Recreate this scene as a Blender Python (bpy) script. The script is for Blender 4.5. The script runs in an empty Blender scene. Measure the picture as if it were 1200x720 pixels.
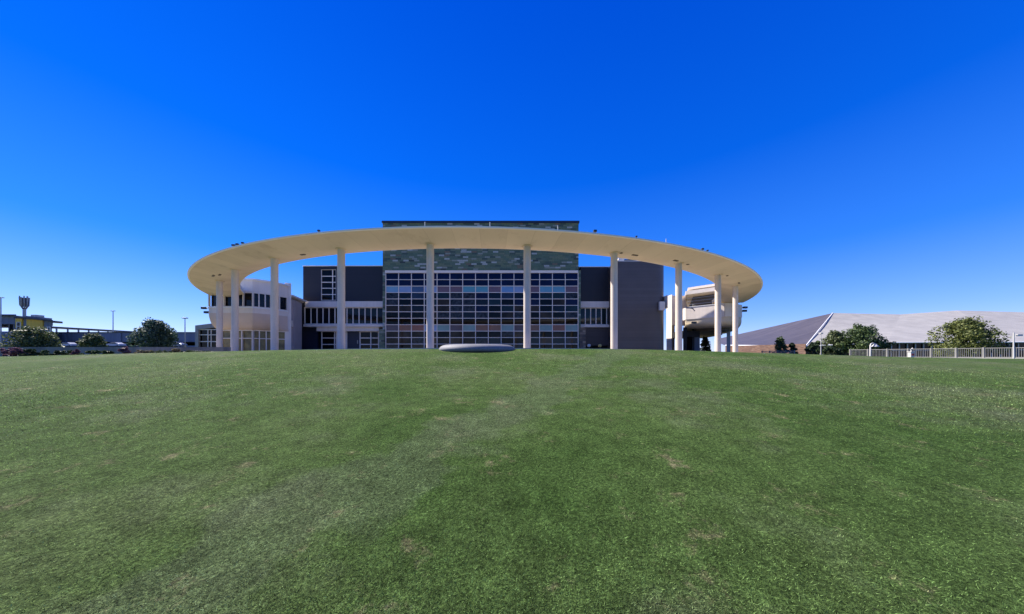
import bpy, math, random
import numpy as np
from mathutils import Vector, Matrix, noise as mnoise
PI = math.pi
S = bpy.context.scene
C = S.collection

# ------------------------------------------------------------------ camera frame
F = 361.2          # focal length in photo pixels (1200 wide)
HY = 417.5         # horizon row
EYE = -0.39        # eye height; the terrace lies at z = 0
def wx(px, Y): return (px - 600.0) / F * Y
def wz(py, Y): return (HY - py) / F * Y + EYE

# ------------------------------------------------------------------ terrain
def sstep(t):
    t = np.clip(t, 0, 1)
    return t * t * (3 - 2 * t)
ZCX = [-400, -80, -50, -40, -27, -20.6, -16, -12.9, -9, -4, 0, 4, 7, 9.5, 12, 14, 18.3, 20.5, 27.4, 42, 53, 80, 400]
ZCZ = [-.6, -.58, -.5, -.47, -.41, -.25, -.14, -.07, -.02, 0, 0, 0, -.03, -.09, -.17, -.23, -.36, -.43, -.55, -.6, -.66, -.7, -.7]
CREST = 16.6
def terrain(X, Y):
    X = np.asarray(X, float); Y = np.asarray(Y, float)
    zc = np.interp(X, ZCX, ZCZ)
    t = np.clip(Y / CREST, 0, 1)
    ramp = t + 0.02 * np.sin(t * PI)
    k = 1.98
    z = -k + (zc + k) * ramp
    near = np.clip(1 - np.abs(Y - 8) / 9, 0, 1)
    z = z + near * 0.02 * (np.sin(X * .55 + .4 * Y) * np.sin(Y * .8 + .3 * X))
    z = z + 2.3 * sstep((Y - 42) / 40) * sstep((-X - 38) / 25)
    return z
def tz(X, Y): return float(terrain(X, Y))

# ------------------------------------------------------------------ materials
def newmat(name):
    m = bpy.data.materials.new(name); m.use_nodes = True
    nt = m.node_tree
    return m, nt, nt.nodes['Principled BSDF']
def nd(nt, typ, **kw):
    n = nt.nodes.new(typ)
    for k, v in kw.items():
        if k in n.inputs.keys() if isinstance(k, str) else False: n.inputs[k].default_value = v
        else: setattr(n, k, v)
    return n
def c4(c): return (c[0], c[1], c[2], 1)
def ramp(nt, stops, interp='LINEAR'):
    r = nt.nodes.new('ShaderNodeValToRGB'); r.color_ramp.interpolation = interp
    e = r.color_ramp.elements
    while len(e) < len(stops): e.new(.5)
    for i, (p, c) in enumerate(stops):
        e[i].position = p; e[i].color = c4(c)
    return r
def mix(nt, a, b, fac, blend='MIX'):
    n = nt.nodes.new('ShaderNodeMix'); n.data_type = 'RGBA'; n.blend_type = blend
    for sock, v in ((n.inputs[0], fac), (n.inputs[6], a), (n.inputs[7], b)):
        if hasattr(v, 'is_output'): nt.links.new(v, sock)
        else: sock.default_value = v if isinstance(v, float) else c4(v)
    return n.outputs[2]
def objpos(nt, scale=(1, 1, 1)):
    t = nt.nodes.new('ShaderNodeNewGeometry'); m = nt.nodes.new('ShaderNodeMapping')
    m.inputs['Scale'].default_value = scale
    nt.links.new(t.outputs['Position'], m.inputs[0]); return m.outputs[0]
def noise(nt, vec, scale, detail=4, rough=.55):
    n = nt.nodes.new('ShaderNodeTexNoise'); n.inputs['Scale'].default_value = scale
    n.inputs['Detail'].default_value = detail; n.inputs['Roughness'].default_value = rough
    nt.links.new(vec, n.inputs['Vector']); return n.outputs['Fac']
def bump(nt, h, strength, dist=.02):
    b = nt.nodes.new('ShaderNodeBump'); b.inputs['Strength'].default_value = strength
    b.inputs['Distance'].default_value = dist; nt.links.new(h, b.inputs['Height']); return b.outputs[0]
def surf(name, col, rough=.6, var=.12, scale=.6, streak=0., bmp=0., metal=0., spec=.5, fine=0.):
    """painted / cast surface with large-scale wear, vertical streaks and a fine grain"""
    m, nt, b = newmat(name)
    p = objpos(nt)
    n1 = noise(nt, p, scale)
    lo = [c * (1 - var) for c in col]; hi = [min(1, c * (1 + var)) for c in col]
    r = ramp(nt, [(.3, lo), (.7, hi)]); nt.links.new(n1, r.inputs[0]); out = r.outputs[0]
    if streak:
        p2 = objpos(nt, (1.6, 1.6, .08)); n2 = noise(nt, p2, 1.5, 5)
        r2 = ramp(nt, [(.45, (1, 1, 1)), (.75, (1 - streak,) * 3)]); nt.links.new(n2, r2.inputs[0])
        out = mix(nt, out, r2.outputs[0], 1., 'MULTIPLY')
    if fine:
        n3 = noise(nt, p, 14, 3); r3 = ramp(nt, [(.3, (1 - fine,) * 3), (.7, (1, 1, 1))]); nt.links.new(n3, r3.inputs[0])
        out = mix(nt, out, r3.outputs[0], 1., 'MULTIPLY')
    nt.links.new(out, b.inputs['Base Color'])
    b.inputs['Roughness'].default_value = rough; b.inputs['Metallic'].default_value = metal
    b.inputs['Specular IOR Level'].default_value = spec
    if bmp: nt.links.new(bump(nt, noise(nt, p, 9, 5), bmp), b.inputs['Normal'])
    return m
def glass(name, col, rough=.04, ior=1.45, var=.35, scale=.35):
    m, nt, b = newmat(name)
    n1 = noise(nt, objpos(nt), scale, 3)
    r = ramp(nt, [(.35, [c * (1 - var) for c in col]), (.7, [c * (1 + var) for c in col])]); nt.links.new(n1, r.inputs[0])
    nt.links.new(r.outputs[0], b.inputs['Base Color'])
    b.inputs['Roughness'].default_value = rough; b.inputs['IOR'].default_value = ior
    nt.links.new(bump(nt, noise(nt, objpos(nt), .8, 2), .12, .02), b.inputs['Normal'])
    return m
def cellmat(name, cw, ch, stops, seamcol, seam=.05, rough=.7, axis='X', bmp=.3):
    """coursed cladding: each block takes a random colour; staggered rows; dark joints"""
    m, nt, b = newmat(name)
    g = nt.nodes.new('ShaderNodeNewGeometry'); s = nt.nodes.new('ShaderNodeSeparateXYZ'); nt.links.new(g.outputs['Position'], s.inputs[0])
    def M(op, a, bb=None):
        n = nt.nodes.new('ShaderNodeMath'); n.operation = op
        for i, v in enumerate((a, bb)):
            if v is None: continue
            if hasattr(v, 'is_output'): nt.links.new(v, n.inputs[i])
            else: n.inputs[i].default_value = v
        return n.outputs[0]
    u = M('ADD', s.outputs['X'], s.outputs['Y']); v = s.outputs['Z']
    row = M('DIVIDE', v, ch); rowi = M('FLOOR', row); rowf = M('FRACT', row)
    wn = nt.nodes.new('ShaderNodeTexWhiteNoise'); wn.noise_dimensions = '1D'; nt.links.new(rowi, wn.inputs['W'])
    col = M('ADD', M('DIVIDE', u, cw), M('MULTIPLY', wn.outputs['Value'], 7.3)); coli = M('FLOOR', col); colf = M('FRACT', col)
    cb = nt.nodes.new('ShaderNodeCombineXYZ'); nt.links.new(rowi, cb.inputs[0]); nt.links.new(coli, cb.inputs[1])
    w2 = nt.nodes.new('ShaderNodeTexWhiteNoise'); w2.noise_dimensions = '2D'; nt.links.new(cb.outputs[0], w2.inputs['Vector'])
    r = ramp(nt, stops, 'CONSTANT'); nt.links.new(w2.outputs['Value'], r.inputs[0])
    n3 = noise(nt, objpos(nt), 5, 5); r3 = ramp(nt, [(.3, (.75,) * 3), (.7, (1.1,) * 3)]); nt.links.new(n3, r3.inputs[0])
    c = mix(nt, r.outputs[0], r3.outputs[0], 1., 'MULTIPLY')
    joint = M('MAXIMUM', M('LESS_THAN', rowf, seam * 2), M('LESS_THAN', colf, seam * .7))
    c = mix(nt, c, seamcol, joint)
    nt.links.new(c, b.inputs['Base Color']); b.inputs['Roughness'].default_value = rough
    h = M('SUBTRACT', w2.outputs['Value'], joint); nt.links.new(bump(nt, h, bmp, .03), b.inputs['Normal'])
    return m
def seammat(name, col, pitch, rough=.45, metal=.0, axis='X', spec=.5, var=.12, vert=True, depth=.5):
    """sheet metal with regular seams"""
    m, nt, b = newmat(name)
    g = nt.nodes.new('ShaderNodeNewGeometry'); s = nt.nodes.new('ShaderNodeSeparateXYZ'); nt.links.new(g.outputs['Position'], s.inputs[0])
    def M(op, a, bb=None):
        n = nt.nodes.new('ShaderNodeMath'); n.operation = op
        for i, v in enumerate((a, bb)):
            if v is None: continue
            if hasattr(v, 'is_output'): nt.links.new(v, n.inputs[i])
            else: n.inputs[i].default_value = v
        return n.outputs[0]
    q = M('DIVIDE', s.outputs[axis], pitch); f = M('FRACT', q); fi = M('FLOOR', q)
    wn = nt.nodes.new('ShaderNodeTexWhiteNoise'); wn.noise_dimensions = '1D'; nt.links.new(fi, wn.inputs['W'])
    r = ramp(nt, [(0, [c * (1 - var) for c in col]), (1, [c * (1 + var) for c in col])]); nt.links.new(wn.outputs['Value'], r.inputs[0])
    n3 = noise(nt, objpos(nt), .25, 5); r3 = ramp(nt, [(.3, (.82,) * 3), (.7, (1.05,) * 3)]); nt.links.new(n3, r3.inputs[0])
    c = mix(nt, r.outputs[0], r3.outputs[0], 1., 'MULTIPLY')
    j = M('LESS_THAN', f, .04); c = mix(nt, c, [x * .55 for x in col], j)
    nt.links.new(c, b.inputs['Base Color']); b.inputs['Roughness'].default_value = rough; b.inputs['Metallic'].default_value = metal
    b.inputs['Specular IOR Level'].default_value = spec
    nt.links.new(bump(nt, f, depth * .3, .02), b.inputs['Normal'])
    return m

def grass_colour(nt):
    """lawn colour: broad patches, one worn track up the slope, dry spots, all by ground position"""
    p = objpos(nt)
    g = nt.nodes.new('ShaderNodeNewGeometry'); sp_ = nt.nodes.new('ShaderNodeSeparateXYZ'); nt.links.new(g.outputs['Position'], sp_.inputs[0])
    def M(op, a, bb=None):
        n = nt.nodes.new('ShaderNodeMath'); n.operation = op
        for i, v in enumerate((a, bb)):
            if v is None: continue
            if hasattr(v, 'is_output'): nt.links.new(v, n.inputs[i])
            else: n.inputs[i].default_value = v
        return n.outputs[0]
    big = noise(nt, p, .22, 6, .62)
    r = ramp(nt, [(.32, (.054, .099, .025)), (.5, (.076, .122, .036)), (.68, (.102, .136, .053))]); nt.links.new(big, r.inputs[0])
    out = r.outputs[0]
    # worn track
    n0 = noise(nt, p, .8, 4, .6)
    d = M('ADD', M('MULTIPLY', M('SUBTRACT', sp_.outputs['X'], M('MULTIPLY', M('SUBTRACT', sp_.outputs['Y'], 5.4), .53)), .88), M('MULTIPLY', M('SUBTRACT', n0, .5), 2.2))
    n1 = noise(nt, p, 2.2, 5, .7)
    tr = M('SUBTRACT', 1.0, M('DIVIDE', M('ABSOLUTE', d), .65)); tr = M('MAXIMUM', tr, 0.0)
    tr = M('MULTIPLY', M('MINIMUM', M('MULTIPLY', tr, 1.5), 1.0), M('ADD', n1, .15)); tr = M('MINIMUM', tr, .28)
    out = mix(nt, out, (.135, .155, .098), tr)
    # silvery, thinner turf patches
    st = noise(nt, p, .42, 6, .65)
    r2 = ramp(nt, [(.5, (0, 0, 0)), (.72, (.85, .85, .85))]); nt.links.new(st, r2.inputs[0])
    out = mix(nt, out, (.122, .142, .080), r2.outputs[0])
    # dry spots
    dr = noise(nt, p, 1.5, 8, .78)
    r3 = ramp(nt, [(.57, (0, 0, 0)), (.67, (.8, .8, .8))]); nt.links.new(dr, r3.inputs[0])
    out = mix(nt, out, (.21, .185, .105), r3.outputs[0])
    cl = noise(nt, p, 4.0, 6, .7)
    r4 = ramp(nt, [(.32, (.68,) * 3), (.5, (.98,) * 3), (.68, (1.32,) * 3)]); nt.links.new(cl, r4.inputs[0])
    out = mix(nt, out, r4.outputs[0], 1., 'MULTIPLY')
    return out, p
def lawnmat():
    m, nt, b = newmat('lawn_turf')
    out, p = grass_colour(nt)
    fn = noise(nt, p, 38, 4, .8)
    r5 = ramp(nt, [(.3, (.22,) * 3), (.5, (.78,) * 3), (.72, (2.0, 1.95, 1.85))]); nt.links.new(fn, r5.inputs[0])
    out = mix(nt, out, r5.outputs[0], 1., 'MULTIPLY')
    nt.links.new(out, b.inputs['Base Color']); b.inputs['Roughness'].default_value = .8
    b.inputs['Specular IOR Level'].default_value = .02
    fb = noise(nt, p, 26, 5, .8)
    nt.links.new(bump(nt, fb, .9, .05), b.inputs['Normal'])
    return m
def blademat():
    m, nt, b = newmat('grass_blade')
    out, p = grass_colour(nt)
    a = nt.nodes.new('ShaderNodeAttribute'); a.attribute_name = 'tint'
    r = ramp(nt, [(0, (.12, .13, .12)), (.35, (.75, .78, .72)), (.7, (2.1, 2.05, 2.0)), (1, (5.0, 4.8, 4.9))]); nt.links.new(a.outputs['Fac'], r.inputs[0])
    out = mix(nt, out, r.outputs[0], 1., 'MULTIPLY')
    nt.links.new(out, b.inputs['Base Color']); b.inputs['Roughness'].default_value = .6
    b.inputs['Specular IOR Level'].default_value = .12
    tr = nt.nodes.new('ShaderNodeBsdfTranslucent'); nt.links.new(out, tr.inputs[0])
    ms = nt.nodes.new('ShaderNodeMixShader'); ms.inputs[0].default_value = .4
    nt.links.new(b.outputs[0], ms.inputs[1]); nt.links.new(tr.outputs[0], ms.inputs[2])
    nt.links.new(ms.outputs[0], nt.nodes['Material Output'].inputs[0])
    return m
def leafmat(name, dark, light):
    m, nt, b = newmat(name)
    a = nt.nodes.new('ShaderNodeAttribute'); a.attribute_name = 'tint'
    r = ramp(nt, [(0, dark), (.6, [(x + y) / 2 for x, y in zip(dark, light)]), (1, light)]); nt.links.new(a.outputs['Fac'], r.inputs[0])
    nt.links.new(r.outputs[0], b.inputs['Base Color']); b.inputs['Roughness'].default_value = .55
    b.inputs['Specular IOR Level'].default_value = .3
    tr = nt.nodes.new('ShaderNodeBsdfTranslucent'); nt.links.new(r.outputs[0], tr.inputs[0])
    ms = nt.nodes.new('ShaderNodeMixShader'); ms.inputs[0].default_value = .25
    nt.links.new(b.outputs[0], ms.inputs[1]); nt.links.new(tr.outputs[0], ms.inputs[2])
    nt.links.new(ms.outputs[0], nt.nodes['Material Output'].inputs[0])
    return m

MT = {}
MT['lawn'] = lawnmat(); MT['blade'] = blademat()
MT['white'] = surf('white_paint', (.74, .64, .54), .55, .06, .5, .10, .05)
MT['column'] = surf('column_paint', (.70, .60, .50), .6, .07, .8, .16, .12, fine=.12)
MT['cream'] = surf('cream_soffit', (.70, .56, .37), .7, .07, .35, 0., .08, fine=.06)
MT['fascia'] = surf('ring_fascia', (.78, .76, .72), .5, .05, .4)
MT['ringtop'] = surf('ring_roof_membrane', (.5, .49, .46), .8, .1)
MT['charcoal'] = seammat('charcoal_panel', (.017, .014, .017), 1.45, .5, 0, 'Z', .4, .10)
MT['navy'] = surf('navy_panel', (.016, .020, .040), .5, .15, .5)
MT['darkpanel'] = seammat('dark_metal_cladding', (.095, .072, .064), .62, .42, .1, 'Z', .5, .07)
MT['louvre'] = seammat('brown_louvre', (.055, .044, .044), .28, .5, 0, 'Z', .4, .1, depth=1)
MT['frame'] = surf('window_frame', (.76, .66, .56), .45, .05)
MT['stone'] = cellmat('slate_cladding', 1.05, .34, [(0, (0.098, 0.159, 0.099)), (.20, (0.084, 0.137, 0.083)), (.38, (0.137, 0.183, 0.099)), (.52, (0.055, 0.095, 0.070)), (.62, (0.151, 0.187, 0.113)), (.74, (0.101, 0.155, 0.109)), (.80, (0.230, 0.262, 0.209)), (.875, (0.359, 0.389, 0.352)), (.95, (0.159, 0.127, 0.083)), (.975, (0.043, 0.056, 0.047))], (.035, .04, .04), .03)
MT['fieldstone'] = cellmat('brown_stone', .7, .42, [(0, (.16, .12, .08)), (.25, (.10, .08, .06)), (.5, (.22, .17, .12)), (.75, (.07, .06, .05)), (.88, (.28, .22, .15))], (.05, .04, .03), .04)
MT['brick'] = cellmat('red_brick', .5, .16, [(0, (.20, .095, .06)), (.3, (.26, .13, .08)), (.6, (.16, .08, .055)), (.85, (.30, .17, .11))], (.15, .12, .10), .05)
MT['glass'] = glass('dark_glass', (.004, .005, .008), ior=1.33)
MT['skyglass'] = glass('sky_tinted_glass', (.003, .003, .026), ior=1.3)  # navy base colour paints in the sky's reflection
MT['blackglass'] = glass('black_glass', (.003, .003, .003), ior=1.25)
MT['slateglass'] = glass('slate_glass', (.018, .030, .052), ior=1.3)
MT['tealdark'] = glass('dark_teal_glass', (.009, .022, .025), ior=1.3)
MT['greyglass'] = glass('grey_glass', (.024, .025, .028), ior=1.3, var=.9, scale=2.2)
MT['brownglass'] = glass('brown_glass', (.034, .024, .014), ior=1.25, var=.7)
MT['tanglass'] = glass('tan_glass', (.085, .06, .035), ior=1.25, var=.5)
MT['olive'] = glass('olive_curtained_glass', (.19, .14, .045), .25, var=.5, scale=.9)
for n, c in (('ltblue', (.16, .30, .40)), ('lavblue', (.20, .28, .42)), ('slateblue', (.05, .085, .15)), ('mauve', (.15, .085, .09)), ('teal', (.09, .27, .31)), ('skyblue', (.13, .26, .42)), ('cyan', (.11, .28, .36)), ('brown', (.20, .085, .045)), ('greyteal', (.17, .27, .24)), ('plum', (.085, .05, .055)), ('rust', (.23, .075, .04))):
    MT[n] = glass('panel_' + n, c, .12, var=.12)
MT['concrete'] = surf('concrete', (.36, .34, .32), .85, .14, .35, .22, .2, fine=.15)
MT['garage'] = surf('garage_concrete', (.20, .21, .24), .85, .14, .2, .25, .1)
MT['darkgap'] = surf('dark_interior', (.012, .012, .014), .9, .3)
MT['terrace'] = surf('terrace_paving', (.32, .27, .21), .8, .12, .5, 0, .1, fine=.1)
MT['walk'] = surf('sidewalk_concrete', (.42, .40, .37), .85, .12, .6, 0, .1, fine=.15)
MT['asphalt'] = surf('asphalt', (.05, .05, .052), .9, .2, 1.5, 0, .2, fine=.3)
MT['granite'] = surf('grey_granite', (.20, .195, .205), .7, .10, 1.5, 0., .12, fine=.3)
MT['yellow'] = surf('yellow_panel', (.90, .50, .02), .55, .12, .5, .2)
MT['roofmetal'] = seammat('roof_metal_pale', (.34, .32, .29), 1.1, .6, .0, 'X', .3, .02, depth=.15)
MT['roofshaded'] = seammat('roof_metal_shaded', (.085, .072, .072), 1.1, .5, .0, 'Y', .4, .14)  # same roof metal for the hip, its shade painted in as a darker colour
MT['trim'] = surf('white_trim', (.75, .73, .7), .5, .05)
MT['metal'] = surf('grey_metal', (.30, .30, .31), .4, .1, metal=.6)
MT['polewhite'] = surf('pole_white', (.50, .48, .46), .45, .06)
MT['black'] = surf('black_metal', (.02, .02, .02), .45, .2)
MT['fence'] = surf('fence_paint', (.22, .21, .20), .5, .1)
MT['bark'] = surf('bark', (.09, .07, .05), .9, .3, 4, 0, .5)
MT['carwhite'] = surf('car_white', (.45, .45, .45), .25, .03)
MT['carsilver'] = surf('car_silver', (.22, .22, .23), .3, .03, metal=.5)
MT['red'] = surf('red_paint', (.35, .04, .04), .5, .1)
MT['amber'] = surf('amber_plastic', (.6, .38, .08), .4, .1)
MT['leaf_blue'] = leafmat('leaf_blue_green', (0.030, 0.063, 0.045), (0.128, 0.187, 0.120))
MT['leaf_olive'] = leafmat('leaf_olive', (0.041, 0.063, 0.024), (0.194, 0.224, 0.090))
MT['leaf_oak'] = leafmat('leaf_oak', (0.026, 0.054, 0.018), (0.143, 0.194, 0.067))
MT['leaf_yellow'] = leafmat('leaf_yellow_green', (0.045, 0.067, 0.015), (0.239, 0.254, 0.075))
MT['leaf_pink'] = leafmat('plume_pink', (.09, .045, .06), (.30, .15, .19))
MT['leaf_tan'] = leafmat('plume_tan', (.12, .10, .05), (.32, .27, .15))
MT['leaf_dark'] = leafmat('leaf_dark', (.012, .026, .010), (.06, .09, .035))

# ------------------------------------------------------------------ mesh building
class MB:
    def __init__(self): self.v = []; self.f = []; self.m = []; self.smooth = []
    def add(self, vs, fs, mi=0, smooth=False):
        o = len(self.v); self.v += [tuple(p) for p in vs]
        for f in fs: self.f.append([o + i for i in f]); self.m.append(mi); self.smooth.append(smooth)
    def box(self, x0, x1, y0, y1, z0, z1, mi=0):
        if x0 > x1: x0, x1 = x1, x0
        if y0 > y1: y0, y1 = y1, y0
        if z0 > z1: z0, z1 = z1, z0
        v = [(x, y, z) for z in (z0, z1) for y in (y0, y1) for x in (x0, x1)]
        self.add(v, [(0, 2, 3, 1), (4, 5, 7, 6), (0, 1, 5, 4), (2, 6, 7, 3), (0, 4, 6, 2), (1, 3, 7, 5)], mi)
    def pbox(self, x0, y0, x1, y1, Y, d, mi=0):       # photo rectangle standing at distance Y, d metres deep
        self.box(wx(x0, Y), wx(x1, Y), Y, Y + d, wz(y1, Y), wz(y0, Y), mi)
    def prism(self, plan, z0, z1, mi=0, smooth=False):  # plan polygon, counter-clockwise seen from above
        n = len(plan)
        z0 = z0 if hasattr(z0, '__len__') else [z0] * n; z1 = z1 if hasattr(z1, '__len__') else [z1] * n
        v = [(p[0], p[1], z0[i]) for i, p in enumerate(plan)] + [(p[0], p[1], z1[i]) for i, p in enumerate(plan)]
        self.add(v, [tuple(range(n - 1, -1, -1)), tuple(range(n, 2 * n))], mi)
        self.add(v, [(i, (i + 1) % n, n + (i + 1) % n, n + i) for i in range(n)], mi, smooth)
    def ext(self, pts, y0, y1, mi=0):                  # elevation polygon (x,z) extruded in y
        n = len(pts)
        v = [(p[0], y0, p[1]) for p in pts] + [(p[0], y1, p[1]) for p in pts]
        self.add(v, [tuple(range(n)), tuple(range(2 * n - 1, n - 1, -1))] + [(i, n + i, n + (i + 1) % n, (i + 1) % n) for i in range(n)], mi)
    def extp(self, pts, Y0, Y1, mi=0):                 # elevation given at distance Y0; plan sides splay outward with distance
        a = [(wx(p[0], Y0), Y0, wz(p[1], Y0)) for p in pts]; b = [(wx(p[0], Y1), Y1, wz(p[1], Y0)) for p in pts]; n = len(pts)
        self.add(a + b, [tuple(range(n)), tuple(range(2 * n - 1, n - 1, -1))] + [(i, n + i, n + (i + 1) % n, (i + 1) % n) for i in range(n)], mi)
    def tube(self, pts, rad, n=12, mi=0, cap=True):
        pts = [Vector(p) for p in pts]; rad = rad if hasattr(rad, '__len__') else [rad] * len(pts)
        vs = []; fs = []
        for i, p in enumerate(pts):
            d = (pts[min(i + 1, len(pts) - 1)] - pts[max(i - 1, 0)]).normalized()
            a = d.orthogonal().normalized() if abs(d.z) < .95 else (d.cross(Vector((0, 1, 0)))).normalized()
            b = d.cross(a)
            for k in range(n):
                t = 2 * PI * k / n; vs.append(p + (a * math.cos(t) + b * math.sin(t)) * rad[i])
        for i in range(len(pts) - 1):
            for k in range(n): fs.append((i * n + k, i * n + (k + 1) % n, (i + 1) * n + (k + 1) % n, (i + 1) * n + k))
        self.add(vs, fs, mi, True)
        if cap: self.add(vs[:n], [tuple(range(n - 1, -1, -1))], mi); self.add(vs[-n:], [tuple(range(n))], mi)
    def lathe(self, prof, cx, cy, n=32, mi=0):
        vs = []; fs = []
        for r, z in prof:
            for k in range(n):
                t = 2 * PI * k / n; vs.append((cx + r * math.cos(t), cy + r * math.sin(t), z))
        for i in range(len(prof) - 1):
            for k in range(n): fs.append((i * n + k, i * n + (k + 1) % n, (i + 1) * n + (k + 1) % n, (i + 1) * n + k))
        self.add(vs, fs, mi, True)
        self.add(vs[:n], [tuple(range(n - 1, -1, -1))], mi); self.add(vs[-n:], [tuple(range(n))], mi)
    def wallseg(self, A, B, z0, z1, th, mi=0, off=0., out=None):   # upright panel along plan line A-B; th grows away from the viewer side
        A = Vector(A); B = Vector(B); d = (B - A).normalized(); nrm = Vector((d.y, -d.x))   # points to the right of A->B
        if nrm.y > 0 and out is None: nrm = -nrm
        if out is not None and nrm.dot(Vector(out)) < 0: nrm = -nrm
        a = A + nrm * off; b = B + nrm * off; a2 = a - nrm * th; b2 = b - nrm * th
        v = [(p.x, p.y, z) for z in (z0, z1) for p in (a, b, b2, a2)]
        self.add(v, [(0, 3, 2, 1), (4, 5, 6, 7), (0, 1, 5, 4), (1, 2, 6, 5), (2, 3, 7, 6), (3, 0, 4, 7)], mi)
    def build(self, name, mats, parent=None, tint=None, bevel=0.):
        me = bpy.data.meshes.new(name); 
        pl = parent.matrix_world.translation if parent is not None else Vector((0, 0, 0))
        org = getattr(parent, '_o', None)
        ox = Vector(ORG.get(parent.name, (0, 0, 0))) if parent is not None else Vector((0, 0, 0))
        me.from_pydata([(a - ox.x, b - ox.y, c - ox.z) for a, b, c in self.v], [], self.f)
        mats = mats if isinstance(mats, (list, tuple)) else [mats]
        for m in mats: me.materials.append(MT[m] if isinstance(m, str) else m)
        me.polygons.foreach_set('material_index', self.m); me.polygons.foreach_set('use_smooth', self.smooth)
        if tint is not None:
            at = me.attributes.new('tint', 'FLOAT', 'POINT'); at.data.foreach_set('value', np.asarray(tint, 'f'))
        import bmesh
        if tint is None and len(self.f) < 60000:
            bm = bmesh.new(); bm.from_mesh(me); bmesh.ops.recalc_face_normals(bm, faces=bm.faces); bm.to_mesh(me); bm.free()
        me.update()
        o = bpy.data.objects.new(name, me); C.objects.link(o)
        if parent is not None:
            o.parent = parent; ORG[o.name] = tuple(ox)
        else: ORG[o.name] = (0, 0, 0)
        if bevel:
            b = o.modifiers.new('edge', 'BEVEL'); b.width = bevel; b.segments = 2; b.limit_method = 'ANGLE'
        return o
ORG = {}
def thing(name, label, cat, loc=(0, 0, 0), group=None):
    o = bpy.data.objects.new(name, None); C.objects.link(o); o.location = loc; o.empty_display_size = .2
    o['label'] = label; o['category'] = cat
    if group: o['group'] = group
    ORG[o.name] = tuple(loc); return o
def tag(o, label, cat, group=None):
    o['label'] = label; o['category'] = cat
    if group: o['group'] = group
    return o
def window(parent, x0, y0, x1, y1, Y, xs, ys, fw=.9, gl='glass', name='window', fr='frame', proud=.12):
    """frame lattice with its glass; xs/ys are the inner mullion positions in photo pixels"""
    m = MB(); w = fw / 2.
    xl = [x0 + w] + list(xs) + [x1 - w]; yl = [y0 + w] + list(ys) + [y1 - w]
    for x in xl: m.pbox(x - w, y0, x + w, y1, Y - proud, proud + .05)
    for y in yl:
        for a, b in zip(xl[:-1], xl[1:]): m.pbox(a + w, y - w, b - w, y + w, Y - proud + .004, proud + .04)
    f = m.build(name, fr, parent)
    g = MB(); g.pbox(x0 + w * .5, y0 + w * .5, x1 - w * .5, y1 - w * .5, Y, .03); g.build('pane', gl, f)
    return f
def lin(a, b, n): return [a + (b - a) * (i + 1) / (n + 1) for i in range(n)]

# ------------------------------------------------------------------ ground
def axis(parts): return np.unique(np.concatenate([np.linspace(a, b, n) for a, b, n in parts]))
gx = axis([(-4000, -400, 6), (-400, -100, 13), (-100, -30, 36), (-30, 30, 121), (30, 100, 36), (100, 400, 13), (400, 4000, 6)])
gy = axis([(-1500, -100, 5), (-100, -20, 6), (-20, 0, 8), (0, 20, 61), (20, 100, 41), (100, 400, 11), (400, 6000, 6)])
GX, GY = np.meshgrid(gx, gy); GZ = terrain(GX, GY)
m = MB(); nx, ny = len(gx), len(gy)
m.v = list(zip(GX.ravel().tolist(), GY.ravel().tolist(), GZ.ravel().tolist()))
m.f = [(j * nx + i, j * nx + i + 1, (j + 1) * nx + i + 1, (j + 1) * nx + i) for j in range(ny - 1) for i in range(nx - 1)]
m.m = [0] * len(m.f); m.smooth = [True] * len(m.f)
lawn = m.build('lawn', 'lawn'); lawn['kind'] = 'structure'

# terrace of paving round the hall, with a thin stone edging against the lawn
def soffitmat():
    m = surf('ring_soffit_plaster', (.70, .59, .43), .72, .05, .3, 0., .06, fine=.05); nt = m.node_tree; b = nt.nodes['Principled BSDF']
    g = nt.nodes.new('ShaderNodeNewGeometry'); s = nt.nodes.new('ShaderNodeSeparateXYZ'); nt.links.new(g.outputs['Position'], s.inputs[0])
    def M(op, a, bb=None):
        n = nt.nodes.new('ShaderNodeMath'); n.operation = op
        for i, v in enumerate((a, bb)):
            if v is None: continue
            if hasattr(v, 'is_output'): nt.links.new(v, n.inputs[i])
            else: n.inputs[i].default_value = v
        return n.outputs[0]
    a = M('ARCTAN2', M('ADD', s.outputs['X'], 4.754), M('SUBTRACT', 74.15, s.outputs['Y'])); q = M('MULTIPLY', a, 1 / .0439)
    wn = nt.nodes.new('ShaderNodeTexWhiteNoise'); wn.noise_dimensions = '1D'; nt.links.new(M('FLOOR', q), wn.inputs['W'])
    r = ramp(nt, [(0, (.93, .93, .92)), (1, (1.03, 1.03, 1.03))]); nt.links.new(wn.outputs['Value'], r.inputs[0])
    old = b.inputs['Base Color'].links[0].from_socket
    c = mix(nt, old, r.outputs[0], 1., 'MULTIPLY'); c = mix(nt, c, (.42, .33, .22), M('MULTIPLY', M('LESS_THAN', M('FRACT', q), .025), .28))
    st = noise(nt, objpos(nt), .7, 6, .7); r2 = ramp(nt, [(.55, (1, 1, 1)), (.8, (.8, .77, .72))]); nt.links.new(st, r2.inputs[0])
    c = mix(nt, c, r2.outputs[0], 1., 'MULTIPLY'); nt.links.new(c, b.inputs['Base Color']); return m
RC = Vector((-4.754, 74.15)); RO, RI, RCOL = 50.5, 45.55, 47.67
TR = 54.4
m = MB(); na = 120; rr = [0, 20, 35, 45, 50, 52.5, TR]
for r in rr:
    for k in range(na):
        a = 2 * PI * k / na; x = RC.x + r * math.sin(a); y = RC.y - r * math.cos(a); m.v.append((x, y, tz(x, y) + .012))
for i in range(len(rr) - 1):
    for k in range(na): m.f.append([i * na + k, i * na + (k + 1) % na, (i + 1) * na + (k + 1) % na, (i + 1) * na + k]); m.m.append(0); m.smooth.append(False)
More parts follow.
